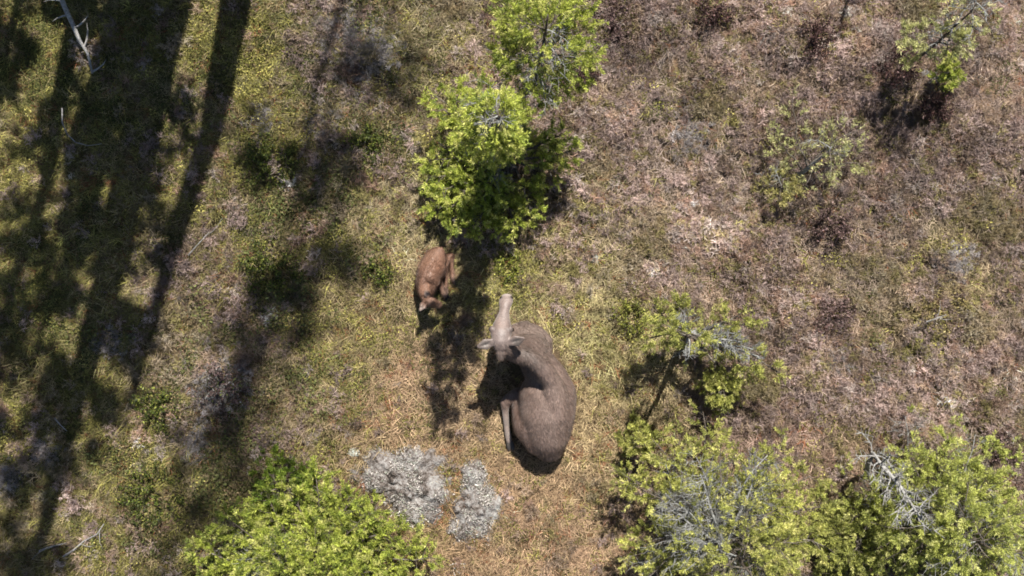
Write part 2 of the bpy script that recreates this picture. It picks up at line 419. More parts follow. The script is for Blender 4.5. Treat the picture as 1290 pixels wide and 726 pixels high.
    for a, b, rad, m in [(440, 45, 30, 260), (452, 85, 18, 120), (478, 62, 20, 110), (330, 155, 14, 50), (272, 490, 26, 170), (300, 475, 18, 70), (140, 430, 16, 60), (8, 605, 16, 80), (60, 570, 14, 50), (250, 560, 16, 60), (400, 155, 14, 40), (1195, 330, 20, 60), (870, 170, 20, 50), (1040, 470, 18, 50)]:
        q = RNG.normal(0, .6, (m, 2)) * rad; bx.append((a + q[:, 0] - 645) / PPM); by.append((363 - b - q[:, 1]) / PPM)
    x = np.concatenate(bx); y = np.concatenate(by); n = len(x); s = RNG.uniform(.35, .8, n)
    col = lin(158, 152, 150) * np.exp(RNG.normal(0, .25, n))[:, None]
    scatter('cushion_lichen', 'pale grey cushion lichen in loose patches on the ground', [heath_mesh(9, .14, .12, 13, .04, 400 + i) for i in range(3)], np.stack([x, y, ground_z(x, y) + .02], -1), col, rots(n, .2), np.stack([s, s, s], -1), RNG.integers(0, 3, n))
build_cover()

# ------------------------------------------------------------------ animals
def ico(sub=2):
    import bmesh
    bm = bmesh.new(); bmesh.ops.create_icosphere(bm, subdivisions=sub, radius=1.0)
    V = np.array([v.co[:] for v in bm.verts]); F = np.array([[v.index for v in f.verts] for f in bm.faces]); bm.free(); return V, F
ICO_V, ICO_F = ico(3)

class Flesh:
    """union of swept balls, remeshed into one continuous skin"""
    def __init__(s): s.V = []; s.F = []; s.n = 0
    def ball(s, c, r, axes=None):
        r = np.array(r if hasattr(r, '__len__') else (r, r, r), float); P = ICO_V * r
        if axes is not None: P = P @ np.array(axes)
        s.V.append(P + np.array(c)); s.F.append(ICO_F + s.n); s.n += len(P)
    def chain(s, pts, flat=1.0):
        """pts: (Vector, r); flat squeezes z"""
        for (a, ra), (b, rb) in zip(pts[:-1], pts[1:]):
            L = (b - a).length; n = max(2, int(L / (min(ra, rb) * .16)) + 1)
            for i in range(n + 1):
                t = i / n; r = ra + (rb - ra) * t; s.ball(a.lerp(b, t), (r, r, r * flat))
    def blade(s, a, b, w0, w1, w2, thick, nrm):
        """flat leaf-shaped piece (an ear): from a to b, half widths at base, middle, tip"""
        d = (b - a).normalized(); nrm = (nrm - d * nrm.dot(d)).normalized(); sd = d.cross(nrm)
        for i in range(13):
            t = i / 12; w = (w0 * (1 - t * 2) + w1 * t * 2) if t < .5 else (w1 * (2 - 2 * t) + w2 * (2 * t - 1))
            cup = nrm * (-.3 * w)
            for sx in (-.8, 0, .8):
                c = a.lerp(b, t) + sd * (sx * w * .8) + (nrm * abs(sx) * w * .45) + cup
                s.ball(c, (w * .45 + .004, (b - a).length * .05 + .004, thick), [sd[:], d[:], nrm[:]])
    def skin(s, name, voxel, smooth, soften=0, sharp=()):
        me = fast_mesh(name + '_raw', np.concatenate(s.V), np.concatenate(s.F))
        o = bpy.data.objects.new('raw', me); COL.objects.link(o)
        m = o.modifiers.new('r', 'REMESH'); m.mode = 'VOXEL'; m.voxel_size = voxel; m.use_smooth_shade = True
        m = o.modifiers.new('s', 'SMOOTH'); m.factor = .5; m.iterations = smooth
        dg = bpy.context.evaluated_depsgraph_get(); r = bpy.data.meshes.new_from_object(o.evaluated_get(dg)); r.name = name
        bpy.data.objects.remove(o); bpy.data.meshes.remove(me)
        if soften:      # relax the large masses, keep head, ears and legs crisp
            n = len(r.vertices); co = np.empty(n * 3, np.float32); r.vertices.foreach_get('co', co); co = co.reshape(-1, 3).astype(float)
            E = np.empty(len(r.edges) * 2, np.int32); r.edges.foreach_get('vertices', E); E = E.reshape(-1, 2)
            deg = np.bincount(E.ravel(), minlength=n)[:, None]; w = np.ones(n)
            for p, rad in sharp: w = np.minimum(w, np.clip((np.linalg.norm(co - np.array(p)[None], axis=1) / rad - .8) * 3, 0, 1))
            for _ in range(soften):
                acc = np.zeros_like(co)
                for k in range(3):
                    acc[:, k] = np.bincount(E[:, 0], co[E[:, 1], k], n) + np.bincount(E[:, 1], co[E[:, 0], k], n)
                co += (acc / deg - co) * .5 * w[:, None]
            r.vertices.foreach_set('co', co.astype(np.float32).ravel()); r.update()
        return r

def paint(me, base, spots, seed=0):
    """pelt colours, on the cow also painted highlights: spots = (centre, radius, colour, strength)"""
    n = len(me.vertices); co = np.empty(n * 3, np.float32); me.vertices.foreach_get('co', co); co = co.reshape(-1, 3)
    c = np.tile(np.array(base), (n, 1))
    for p, r, col, s in spots:
        d = np.linalg.norm(co - np.array(p)[None], axis=1) / r
        w = (np.clip(1.25 - d, 0, 1) ** 1.2 * s)[:, None].clip(0, 1); c = c * (1 - w) + np.array(col) * w
    c *= (1 + (fbm(co[:, 0], co[:, 1], .3, seed + 3) - .5) * .6 + (vnoise(co[:, 0], co[:, 1], .05, seed + 6) - .5) * .2)[:, None]
    a = me.attributes.new('tint', 'FLOAT_COLOR', 'POINT'); f = np.ones((n, 4), np.float32); f[:, :3] = c; a.data.foreach_set('color', f.ravel())
    return co, c

def pelt_mat():
    m, n, out = new_mat('pelt')
    a = n.nodes.new('ShaderNodeAttribute'); a.attribute_name = 'tint'
    tc = n.nodes.new('ShaderNodeTexCoord')
    t = n.nodes.new('ShaderNodeTexNoise'); t.inputs['Scale'].default_value = 70; t.inputs['Detail'].default_value = 5
    n.links.new(tc.outputs['Object'], t.inputs['Vector'])
    mr = n.nodes.new('ShaderNodeMapRange'); mr.inputs[1].default_value = .3; mr.inputs[2].default_value = .7; mr.inputs[3].default_value = .7; mr.inputs[4].default_value = 1.3
    n.links.new(t.outputs[0], mr.inputs[0])
    mx = n.nodes.new('ShaderNodeMix'); mx.data_type = 'RGBA'; mx.blend_type = 'MULTIPLY'; mx.inputs[0].default_value = 1
    n.links.new(a.outputs['Color'], mx.inputs[6]); n.links.new(mr.outputs[0], mx.inputs[7])
    b = n.nodes.new('ShaderNodeBsdfPrincipled'); b.inputs['Roughness'].default_value = .48; b.inputs['Specular IOR Level'].default_value = .5
    b.inputs['Sheen Weight'].default_value = .2; b.inputs['Sheen Roughness'].default_value = .5
    n.links.new(mx.outputs[2], b.inputs['Base Color'])
    bp = n.nodes.new('ShaderNodeBump'); bp.inputs['Strength'].default_value = .5; bp.inputs['Distance'].default_value = .01
    n.links.new(t.outputs[0], bp.inputs['Height']); n.links.new(bp.outputs[0], b.inputs['Normal'])
    n.links.new(b.outputs[0], out.inputs[0]); return m
M['pelt'] = pelt_mat()
M['fur'] = leaf_mat('fur', trans=.05, var=.4, rough=.55, spec=.3)
M['dark_eye'] = noise_mat('dark_eye', [(.3, (.01, .008, .007)), (.7, (.03, .02, .015))], 5, 0, rough=.15)
M['hoof'] = noise_mat('hoof', [(.3, (.03, .026, .024)), (.7, (.09, .08, .075))], 12, .2, rough=.5)

def fur_mesh(me, co, col, flow, n, L, w, skip=None, lift=.35, zmin=.04):
    r = np.random.default_rng(5); me.calc_loop_triangles()
    nt_ = len(me.loop_triangles); tri = np.empty(nt_ * 3, np.int32); me.loop_triangles.foreach_get('vertices', tri); tri = tri.reshape(-1, 3)
    A, B, C = co[tri[:, 0]], co[tri[:, 1]], co[tri[:, 2]]
    cr = np.cross(B - A, C - A); ar = np.linalg.norm(cr, axis=1); nn = cr / (ar[:, None] + 1e-12)
    t = r.choice(nt_, n, p=ar / ar.sum()); u = r.random(n); v = r.random(n); f = u + v > 1; u[f] = 1 - u[f]; v[f] = 1 - v[f]
    P = A[t] + (B[t] - A[t]) * u[:, None] + (C[t] - A[t]) * v[:, None]; N = nn[t]; c = col[tri[t, 0]]
    k = P[:, 2] > zmin
    if skip is not None:
        for p, rr in skip: k &= np.linalg.norm(P - np.array(p)[None], axis=1) > rr
    P, N, c = P[k], N[k], c[k]; n = len(P)
    fl = flow(P); fl = fl - N * (fl * N).sum(1, keepdims=True); fl /= np.linalg.norm(fl, axis=1, keepdims=True) + 1e-6
    d = fl + N * lift + r.normal(0, .22, (n, 3)); d /= np.linalg.norm(d, axis=1, keepdims=True)
    s = np.cross(d, N); s /= np.linalg.norm(s, axis=1, keepdims=True) + 1e-6
    ll = (L * r.uniform(.6, 1.3, n))[:, None]
    V = np.stack([P - s * w * .5, P + s * w * .5, P + d * ll], 1).reshape(-1, 3)
    c = np.repeat(c * np.exp(r.normal(0.03, .18, n))[:, None], 3, axis=0)
    return fast_mesh('fur', V, np.arange(3 * n).reshape(-1, 3), c)

def sphere_mesh(name, c, r, axes=None):
    return fast_mesh(name, ICO_V * np.array(r if hasattr(r, '__len__') else (r, r, r)) + np.array(c), ICO_F, smooth=True)

def build_cow():
    B = Flesh(); g = G
    spine = [(g(691, 563, .28), .21), (g(690, 545, .40), .31), (g(689, 520, .43), .39), (g(690, 500, .43), .395), (g(691, 480, .48), .28), (g(678, 459, .50), .24), (g(670, 441, .46), .24), (g(660, 428, .44), .20)]
    B.chain(spine)
    B.chain([(g(700, 522, .62), .19), (g(699, 498, .70), .18), (g(695, 481, .82), .13), (g(686, 466, .95), .125), (g(671, 453, 1.02), .115), (g(656, 446, 1.04), .12)])
    B.chain([(g(685, 470, .76), .14), (g(675, 452, .70), .14), (g(674, 438, .54), .13)])   # shoulder blade
    B.chain([(g(704, 540, .62), .10), (g(684, 536, .66), .10), (g(672, 528, .56), .12)])   # hip bones   # spine, withers hump, neck crest
    B.chain([(g(700, 525, .58), .17), (g(694, 556, .46), .14)])                            # croup
    B.chain([(g(668, 442, .60), .23), (g(655, 440, .80), .195), (g(644, 439, 1.06), .15), (g(635, 437, 1.28), .11)])  # neck
    B.chain([(g(655, 438, .40), .22), (g(643, 440, .70), .15), (g(636, 434, 1.1), .12)])    # throat
    B.chain([(g(664, 420, .40), .15), (g(676, 421, .36), .12), (g(686, 430, .32), .11), (g(688, 438, .28), .09)])     # breast and folded right foreleg
    B.chain([(g(674, 428, .42), .13), (g(680, 438, .42), .11)])
    B.chain([(g(651, 417, .42), .11), (g(662, 413, .36), .10)])
    # head: poll, brow, bridge, broad muzzle (half widths across, along, down)
    HD = [(631, 438, 1.36, .095, .09, .10), (631, 430, 1.38, .115, .09, .11), (631, 422, 1.38, .135, .08, .10), (631.5, 416, 1.36, .14, .08, .095), (632.5, 409, 1.32, .118, .08, .09),
                                (633.5, 402, 1.28, .092, .08, .085), (634.8, 395, 1.24, .066, .08, .08), (636, 388, 1.20, .074, .07, .08), (637, 382, 1.17, .09, .055, .085), (637.8, 377.5, 1.14, .092, .045, .085), (638.3, 374.5, 1.11, .078, .045, .075)]
    for A_, B_ in zip(HD[:-1], HD[1:]):
        for k in range(6):
            x, y, z, rx, ry, rz = [p + (q - p) * k / 5 for p, q in zip(A_, B_)]; B.ball(g(x, y, z), (rx, min(ry, .05), rz))
    B.chain([(g(634, 420, 1.22), .085), (g(636, 395, 1.08), .06), (g(638, 380, 1.03), .06)])      # jaw
    for sx in (-1, 1):
        B.ball(g(631.3 + sx * 11.5, 415, 1.40), (.035, .05, .035))                           # brow ridges
        B.chain([(g(631.3 + sx * 9, 430, 1.40), .045), (g(631 + sx * 12, 432, 1.41), .035)])  # ear roots
    B.chain([(g(631, 444, 1.37), .062), (g(630.5, 449, 1.35), .052)])                       # poll tuft
    B.chain([(g(637, 402, 1.08), .05), (g(637, 402, .93), .03)])                           # dewlap
    upn = Vector((0, -.35, 1))
    B.blade(g(621, 431, 1.42), g(602, 437, 1.44), .04, .074, .018, .018, upn)
    B.blade(g(641, 432, 1.42), g(660, 426.5, 1.46), .04, .074, .018, .018, upn)
    # left haunch, stifle and hind leg
    B.chain([(g(680, 553, .34), .235), (g(668, 536, .38), .24), (g(661, 521, .33), .18), (g(656, 514, .26), .13)])
    B.chain([(g(652, 497, .20), .10), (g(643, 502, .17), .085), (g(636, 507, .16), .070), (g(636.5, 519, .14), .047), (g(638, 535, .11), .041), (g(640, 548, .095), .046), (g(641.5, 556, .08), .047)])
    B.chain([(g(701, 570, .42), .05), (g(703, 575, .36), .035)])                            # tail stub
    me = B.skin('body', .0115, 4, 14, [(g(633, 412, 1.3), .28), (g(636, 385, 1.15), .22), (g(631, 438, 1.38), .2), (g(606, 434, 1.43), .2), (g(655, 430, 1.43), .2), (g(641, 530, .1), .3)])
    grey = np.array([.150, .105, .087]); pale = np.array([.22, .175, .158]); red = np.array([.125, .066, .046]); dk = np.array([.045, .036, .032])
    spots = [(g(655, 528, .3), .30, red, .9), (g(668, 552, .3), .28, red, .7), (g(672, 512, .62), .14, (.17, .125, .105), .7), (g(660, 478, .4), .22, red, .35),  # reddish thigh fur; the small hip spot is a painted highlight
             (g(672, 425, .5), .40, (.20, .152, .127), .75), (g(694, 485, .80), .26, (.19, .14, .116), .6), (g(690, 540, .75), .2, (.19, .137, .113), .5),  # sunlit shoulder, back and croup painted lighter
             (g(645, 455, .6), .26, (.06, .046, .04), .85), (g(672, 453, 1.02), .17, (.07, .055, .046), .8), (g(660, 444, 1.1), .12, (.075, .06, .05), .8), (g(640, 440, 1.2), .16, (.07, .055, .047), .7),
             (g(632, 427, 1.42), .17, pale, .95), (g(635, 400, 1.28), .16, pale, .95), (g(638, 380, 1.17), .13, pale, .9), (g(638.5, 371, 1.13), .07, (.38, .32, .295), .9), (g(631, 419, 1.47), .075, (.13, .10, .09), .75), (g(622, 409, 1.37), .06, (.10, .078, .07), .7), (g(642, 409, 1.37), .05, (.12, .09, .08), .6), (g(632, 376, 1.18), .035, (.09, .075, .07), .8), (g(644, 376, 1.18), .035, (.09, .075, .07), .8),
             (g(631, 449, 1.36), .08, (.11, .085, .07), .9), (g(610, 434, 1.43), .13, (.135, .112, .098), .95), (g(652, 431, 1.43), .11, (.085, .07, .06), .95),
             (g(621, 416, 1.40), .07, (.075, .055, .05), .9), (g(643, 416, 1.40), .07, (.085, .062, .055), .9),
             (g(642, 530, .12), .24, (.20, .165, .145), .85), (g(645, 548, .1), .12, (.22, .19, .17), .8), (g(700, 574, .35), .10, dk, .5)]
    co, c = paint(me, grey, spots, 1)
    t = thing('moose', (0, 0, 0), 'large grey brown moose cow lying down with its head raised', 'moose')
    b = link('body', me, t, M['pelt'])
    hd = [(g(635, 395, 1.2), .27), (g(631, 418, 1.4), .16), (g(606, 434, 1.43), .17), (g(655, 430, 1.43), .15), (g(642, 535, .1), .27)]
    tailp = np.array(g(700, 575, .3)); 
    f = fur_mesh(me, co, c, lambda P: tailp[None] - P, 52000, .045, .0055, hd, .22)
    tag(link('fur', f, t, M['fur']), kind='stuff')
    for x, y in ((617.8, 415), (645.2, 415.5)):
        link('eye', sphere_mesh('eye', g(x, y, 1.385), .026), t, M['dark_eye'])
    for x, y in ((631.5, 375.5), (644.5, 375)):
        link('nostril', sphere_mesh('nostril', g(x, y, 1.17), (.018, .024, .014)), t, M['dark_eye'])
    for dx, dz in ((-2.2, 0), (2.6, 0)):
        H = Flesh(); H.chain([(g(642 + dx * .5, 557, .085), .038), (g(643 + dx, 563, .06), .036), (g(643.5 + dx, 567, .045), .022)], .8)
        link('hoof', H.skin('hoof', .008, 3), t, M['hoof'])
build_cow()

def build_calf():
    B = Flesh(); g = G
    B.chain([(g(550, 323, .20), .125), (g(546.5, 331, .24), .165), (g(541, 345, .26), .182), (g(538, 357, .26), .165), (g(536.5, 366, .28), .125)])
    B.chain([(g(545, 328, .36), .06), (g(537, 343, .38), .065), (g(533, 357, .38), .07)])
    B.chain([(g(535, 360, .34), .10), (g(534.5, 369, .42), .08), (g(537, 376, .48), .065)])
    B.chain([(g(537, 378, .53), .062), (g(541, 380, .51), .070), (g(546, 382, .47), .053), (g(550.5, 384, .43), .044), (g(553, 385, .41), .043)])
    B.chain([(g(541, 381, .45), .045), (g(549.5, 384.5, .38), .032)])
    B.blade(g(536.5, 381, .56), g(529, 391.5, .57), .022, .042, .008, .010, Vector((-.2, -.2, 1)))
    B.blade(g(540, 375.5, .57), g(535, 367.5, .62), .020, .036, .008, .010, Vector((.3, .0, 1)))
    B.chain([(g(551, 329, .24), .10), (g(550, 338, .26), .122), (g(554, 344, .20), .085)])        # haunch
    B.chain([(g(556, 340, .16), .06), (g(562, 331, .13), .046), (g(566, 323, .11), .042), (g(569, 322, .1), .036), (g(569, 336, .08), .025), (g(570, 347, .06), .028), (g(570.5, 353, .05), .03)])
    B.chain([(g(559, 326, .16), .06), (g(562, 334, .11), .04), (g(561, 346, .08), .028), (g(562, 360, .06), .024), (g(562, 370, .05), .028)])
    B.chain([(g(546, 357, .22), .08), (g(552, 352, .17), .055), (g(555, 359, .12), .04), (g(558, 368, .08), .034), (g(560, 372, .06), .038)])
    B.chain([(g(541, 350, .36), .10), (g(546, 356, .30), .09)])        # shoulder
    B.chain([(g(544, 318.5, .26), .025), (g(537.5, 316.5, .24), .018)])
    me = B.skin('body', .0085, 4, 6, [(g(541, 380, .5), .18), (g(533, 386, .55), .1), (g(565, 340, .08), .2), (g(562, 362, .08), .14)])
    tan = np.array([.19, .105, .070]); dk = np.array([.10, .068, .055]); pale = np.array([.42, .28, .21])
    spots = [(g(549, 337, .32), .13, (.24, .122, .076), .7), (g(540, 330, .3), .16, (.26, .15, .098), .7), (g(536, 350, .38), .12, (.15, .082, .058), .7), (g(546, 347, .36), .05, (.07, .045, .036), .8), (g(553, 330, .3), .04, (.06, .042, .036), .8),
             (g(554, 322, .25), .09, (.20, .115, .085), .7), (g(551, 332, .33), .045, dk, .6), (g(561, 331, .1), .08, dk, .8), (g(559, 345, .1), .06, dk, .6),
             (g(562, 368, .05), .08, pale, .9), (g(571, 352, .05), .07, pale, .9), (g(559, 366, .08), .08, pale, .6),
             (g(542, 380, .55), .07, (.30, .19, .14), .7), (g(550, 384, .43), .05, (.16, .12, .10), .9), (g(531, 389, .55), .07, (.30, .25, .22), .9), (g(537, 370, .6), .05, (.34, .27, .23), .9),
             (g(536, 316.5, .24), .05, dk, .8)]
    co, c = paint(me, tan, spots, 4)
    t = thing('moose_calf', (0, 0, 0), 'small reddish brown moose calf curled up beside the conifer shadow', 'moose')
    link('body', me, t, M['pelt'])
    tp = np.array(g(553, 318, .2))
    tag(link('fur', fur_mesh(me, co, c, lambda P: tp[None] - P, 20000, .034, .0045, None, .5), t, M['fur']), kind='stuff')
    for x, y in ((545.2, 378.2), (541.5, 384.6)): link('eye', sphere_mesh('eye', g(x, y, .505), .012), t, M['dark_eye'])
    for x, y, x2, y2 in ((571, 354, 572.5, 358), (560.5, 373, 562, 377), (562.5, 371, 564.5, 374.5)):
        H = Flesh(); H.chain([(g(x, y, .045), .028), (g(x2, y2, .028), .022)], .8); link('hoof', H.skin('hoof', .006, 2), t, M['hoof'])
build_calf()

# ------------------------------------------------------------------ rocks and stones
def rock(name, label, outline, h, mat, lichen=0, cat='rock', depth=.12):
    """low outcrop from a ground outline (photo px), domed, rough"""
    P = [G(*p) for p in outline]; c = sum(P, Vector()) / len(P); P = [c + (p - c) * 1.14 for p in P]; base = Vector((c.x, c.y, gz(c)))
    t = thing(name, base, label, cat)
    ang = [math.atan2(p.y - c.y, p.x - c.x) for p in P]; rad = [math.hypot(p.x - c.x, p.y - c.y) for p in P]
    o = sorted(zip(ang, rad)); A = np.array([a for a, _ in o]); Rr = np.array([r for _, r in o])
    A = np.concatenate([A - 2 * math.pi, A, A + 2 * math.pi]); Rr = np.tile(Rr, 3)
    na, nr = 96, 26; V = []; F = []
    for i in range(nr + 1):
        u = i / nr
        for k in range(na):
            th = -math.pi + 2 * math.pi * k / na; rr = float(np.interp(th, A, Rr)) * u
            rr *= 1 + .14 * mnoise.noise(Vector((math.cos(th) * 3, math.sin(th) * 3, c.x))) + .16 * mnoise.noise(Vector((math.cos(th) * 9, math.sin(th) * 9, c.y)))
            x, y = rr * math.cos(th), rr * math.sin(th)
            prof = (1 - u ** 2.6) * h
            n1 = mnoise.fractal(Vector((x * 3.2 + c.x, y * 3.2, 2)), .9, 2, 5); n2 = mnoise.fractal(Vector((x * 11, y * 11 + c.y, 5)), .8, 2, 4)
            z = prof * (1 + n1 * .7) + n2 * .04 * (1 - u ** 6) - depth * u ** 4
            V.append((x, y, z))
    for i in range(nr):
        for k in range(na):
            k2 = (k + 1) % na; F.append((i * na + k, (i + 1) * na + k, (i + 1) * na + k2, i * na + k2))
    V = np.array(V); link('boulder', fast_mesh('boulder', V, F, smooth=True), t, mat)
    if lichen:
        r = np.random.default_rng(int(abs(c.x * 1000))); k = r.integers(0, na * (nr - 2), lichen)
        p = V[k] + r.normal(0, .03, (lichen, 3)) * np.array([1, 1, .2]); keep = fbm(p[:, 0], p[:, 1], .22, 9) > .46; p = p[keep]; n = len(p)
        d = r.normal(size=(n, 3)); d[:, 2] = abs(d[:, 2]) * .35; d /= np.linalg.norm(d, axis=1, keepdims=True); s = np.cross(d, r.normal(size=(n, 3))); s /= np.linalg.norm(s, axis=1, keepdims=True)
        L = r.uniform(.012, .038, n)[:, None]; w = r.uniform(.003, .0065, n)[:, None]
        Q = np.stack([p - s * w, p + s * w, p + d * L + s * w * .5, p + d * L - s * w * .5], 1).reshape(-1, 3)
        g_ = lin(176, 170, 164); col = g_ * np.exp(r.normal(-.1, .35, n))[:, None]
        q = r.random(n) < .3; col[q] = lin(92, 82, 74) * np.exp(r.normal(0, .2, q.sum()))[:, None]
        q = r.random(n) < .08; col[q] = lin(152, 160, 142)
        tag(link('lichen', fast_mesh('lichen', Q, np.arange(4 * n).reshape(-1, 4), np.repeat(col, 4, axis=0)), t, M['needles_dry']), kind='stuff')
    return t
M['needles_dry'] = leaf_mat('lichen_crust', trans=.1, var=.35, rough=.85, spec=.1)
rock('lichen_rock', 'broad grey rock crusted with pale lichen behind the lime green bush', [(438, 590), (450, 574), (478, 565), (505, 562), (542, 566), (566, 575), (576, 602), (570, 637), (552, 662), (530, 672), (510, 660), (490, 640), (468, 625), (446, 610)], .20, M['stone'], 16000)
rock('lichen_rock', 'narrow grey lichen rock right of the broad rock, nearer the cow', [(580, 580), (596, 574), (613, 585), (618, 604), (630, 615), (636, 637), (627, 668), (605, 692), (582, 684), (560, 672), (563, 648), (578, 624), (582, 604)], .15, M['stone'], 11000)
rock('stone', 'small pale greenish stone at the upper left tip of the broad rock', [(435, 572), (438, 566), (445, 564), (452, 568), (453, 575), (443, 577)], .07, M['pale_stone'], 0, 'stone', .05)
rock('stone', 'small pale pinkish stone among heather above right of the cow', [(743, 325), (747, 319), (754, 321), (756, 330), (750, 335), (744, 332)], .09, M['pale_stone'], 0, 'stone', .05)

# ------------------------------------------------------------------ conifers
LIME = [lin(172, 180, 84), lin(150, 162, 72), lin(196, 196, 118), lin(116, 128, 62)]
OLIVE = [lin(176, 177, 98), lin(158, 161, 86), lin(194, 190, 120), lin(128, 132, 72)]
SAGE = [lin(192, 192, 132), lin(174, 176, 114), lin(206, 202, 150), lin(144, 146, 98)]

class Crown:
    """needle sprays of one plant, gathered into one mesh of leaf-sized faces"""
    def __init__(s, pal): s.P = []; s.D = []; s.C = []; s.S = []; s.pal = pal
    def spray(s, p, d, size, dens=1.0, tone=None):
        """one shoot: needles along a short axis"""
        c = s.pal[random.choices(range(4), (4, 3, 2.2, 2))[0]] if tone is None else tone
        c = c * math.exp(random.gauss(0, .16)); n = max(6, int(40 * dens))
        s.P.append((p, d, size, n, c))
    def mesh(s, name, off, needle=.05, width=.0095):
        r = np.random.default_rng(len(s.P)); n = np.array([q[3] for q in s.P]); N = n.sum()
        p = np.repeat(np.array([q[0][:] for q in s.P]), n, axis=0); d = np.repeat(np.array([q[1][:] for q in s.P]), n, axis=0)
        sz = np.repeat(np.array([q[2] for q in s.P]), n); c = np.repeat(np.array([q[4] for q in s.P]), n, axis=0)
        u = r.random(N); q = p + d * (u * sz)[:, None]
        rv = r.normal(size=(N, 3)); rv -= d * (rv * d).sum(1, keepdims=True); rv /= np.linalg.norm(rv, axis=1, keepdims=True) + 1e-9
        dd = d * r.uniform(.35, 1.1, N)[:, None] + rv * r.uniform(.5, 1.0, N)[:, None]; dd[:, 2] += .12; dd /= np.linalg.norm(dd, axis=1, keepdims=True)
        sd = np.cross(dd, r.normal(size=(N, 3))); sd /= np.linalg.norm(sd, axis=1, keepdims=True) + 1e-9
        L = (needle * r.uniform(.6, 1.35, N) * (1.1 - .35 * u))[:, None]; w = (width * r.uniform(.7, 1.3, N))[:, None]
        V = np.stack([q, q + dd * L * .45 + sd * w * .5, q + dd * L, q + dd * L * .45 - sd * w * .5], 1).reshape(-1, 3) - np.array(off)[None]
        c = c * np.exp(r.normal(0, .12, N))[:, None]
        return fast_mesh(name, V, np.arange(4 * N).reshape(-1, 4), np.repeat(c, 4, axis=0))

def limb(crown, p0, p1, r0, twigs, tlen, foliage=1.0, start=.2, flat=.6, parent=None, off=None, mat=None, sag=.05, name='branch', size=.10, hang=0.0, dens=1.0, sub=4, lich=0):
    """one branch with side twigs (one mesh) and sprays into the crown"""
    T = Tubes(); c = curve(p0, p1, 6, random.uniform(-.09, .09), sag, .02); n = len(c) - 1
    T.add(c, [r0 * (1 - .85 * i / n) + .002 for i in range(n + 1)], 5)
    ax_ = (c[-1] - c[0]).normalized()
    for k in range(twigs):
        t = start + (1 - start) * (k + random.random()) / twigs; f = min(t * n, n - 1e-4); i = int(f); p = c[i].lerp(c[i + 1], f - i)
        side = ax_.cross(Vector((0, 0, 1))); side = side.normalized() if side.length > .05 else Vector((1, 0, 0)).cross(ax_).normalized()
        sg = 1 if k % 2 else -1
        d = (ax_ * random.uniform(.3, .9) + side * sg * random.uniform(.5, 1.1) + Vector((random.uniform(-1, 1), random.uniform(-1, 1), random.uniform(-.6, 1))) * flat); d.z -= hang; d.normalize()
        L = tlen * (1.15 - .6 * t) * random.uniform(.6, 1.25); e = p + d * L
        tc_ = curve(p, e, 3, random.uniform(-.12, .12), .06, .03); T.add(tc_, [max(.0035, r0 * .28) * (1 - .25 * j) for j in range(4)], 3)
        for j in range(sub):
            if random.random() < foliage:
                q = p.lerp(e, random.uniform(.35, .9)); d2 = (d + Vector((random.uniform(-1, 1), random.uniform(-1, 1), random.uniform(-.3, .9))) * .9).normalized()
                crown.spray(q, d2, size * random.uniform(.7, 1.3), dens)
        if random.random() < foliage: crown.spray(e - d * size * .4, d, size * random.uniform(.9, 1.4), dens)
        elif lich or random.random() < .5:
            for j in range(3 + lich):
                d2 = (d + Vector((random.uniform(-1, 1), random.uniform(-1, 1), random.uniform(-.4, .9)))).normalized(); q = p.lerp(e, random.random())
                T.add([q, q + d2 * L * .3 + Vector((0, 0, .01)), q + d2 * L * .55], [.004, .003, .0018], 3)
    if random.random() < foliage: crown.spray(c[-1], ax_, size * 1.3, dens)
    return link(name, T.mesh(name, off), parent, mat or M['lichen_twig' if lich else 'twig'])

def tree(name, label, base_px, height, top_shift, whorls, pal=LIME, r0=.05, cat='tree', group='young conifers in the clearing', limbs=None, foliage=.66, dead=.24,
         up=.25, twigs=12, tlen=.35, dens=1.0, size=.11, needle=.05, width=.0095, seed=1, trunk_mat='bark', spread_az=None, flat=.6, skew=(0, 0), thin=None):
    """whorls: list of (z, radius, count); top_shift: lean (m)"""
    random.seed(seed)
    b = G(*base_px); b.z = gz(b); t = thing(name, b, label, cat, group)
    top = b + Vector((top_shift[0], top_shift[1], height)); tc_ = curve(b - Vector((0, 0, .08)), top, 9, 0.02, 0, .008)
    T = Tubes(); T.add(tc_, [r0 * (1 - .9 * i / 9) + .004 for i in range(10)], 7, .15); link('trunk', T.mesh('trunk', b), t, M[trunk_mat])
    cr = Crown(pal)
    def at(z):
        f = max(0, min(.999, z / height)) * 9; i = int(f); return tc_[i].lerp(tc_[i + 1], f - i)
    for (z, rad, cnt, *extra) in whorls:
        fo = extra[0] if extra else foliage
        a0 = random.uniform(0, 6.28)
        for k in range(cnt):
            az = a0 + 6.283 * k / cnt + random.uniform(-.35, .35)
            if spread_az: az = random.uniform(*spread_az)
            if thin and z < 1.2 and math.cos(az - thin[0]) > .45 and random.random() < thin[1]: continue      # thin side of the crown
            L = rad * random.uniform(.7, 1.15); zz = z + random.uniform(-.12, .12); p = at(zz)
            isdead = random.random() < dead
            e = p + Vector((math.cos(az) * L + skew[0] * L, math.sin(az) * L + skew[1] * L, L * up * random.uniform(.1, 1.4)))
            limb(cr, p, e, max(.007, r0 * .26 * (1 - .5 * zz / height)), twigs if L > .4 else max(5, twigs // 2), tlen * min(1, L / .7 + .25), 0.12 if isdead else fo, .15, flat, t, b, size=size, dens=dens, lich=4 if isdead else 0)
    for (px, py, z, L, dirx, diry, fo) in (limbs or []):           # hand-placed limbs: tip at a photo place and height
        e = G(px, py, z); p = at(max(.1, min(height * .97, z - L)))
        limb(cr, p, e, max(.009, r0 * .4), twigs + 3, tlen, fo, .25, flat, t, b, size=size, dens=dens, lich=5 if fo < .3 else 0)
    if cr.P: tag(link('crown', cr.mesh('crown', b, needle, width), t, M['needles']), kind='stuff')
    return t

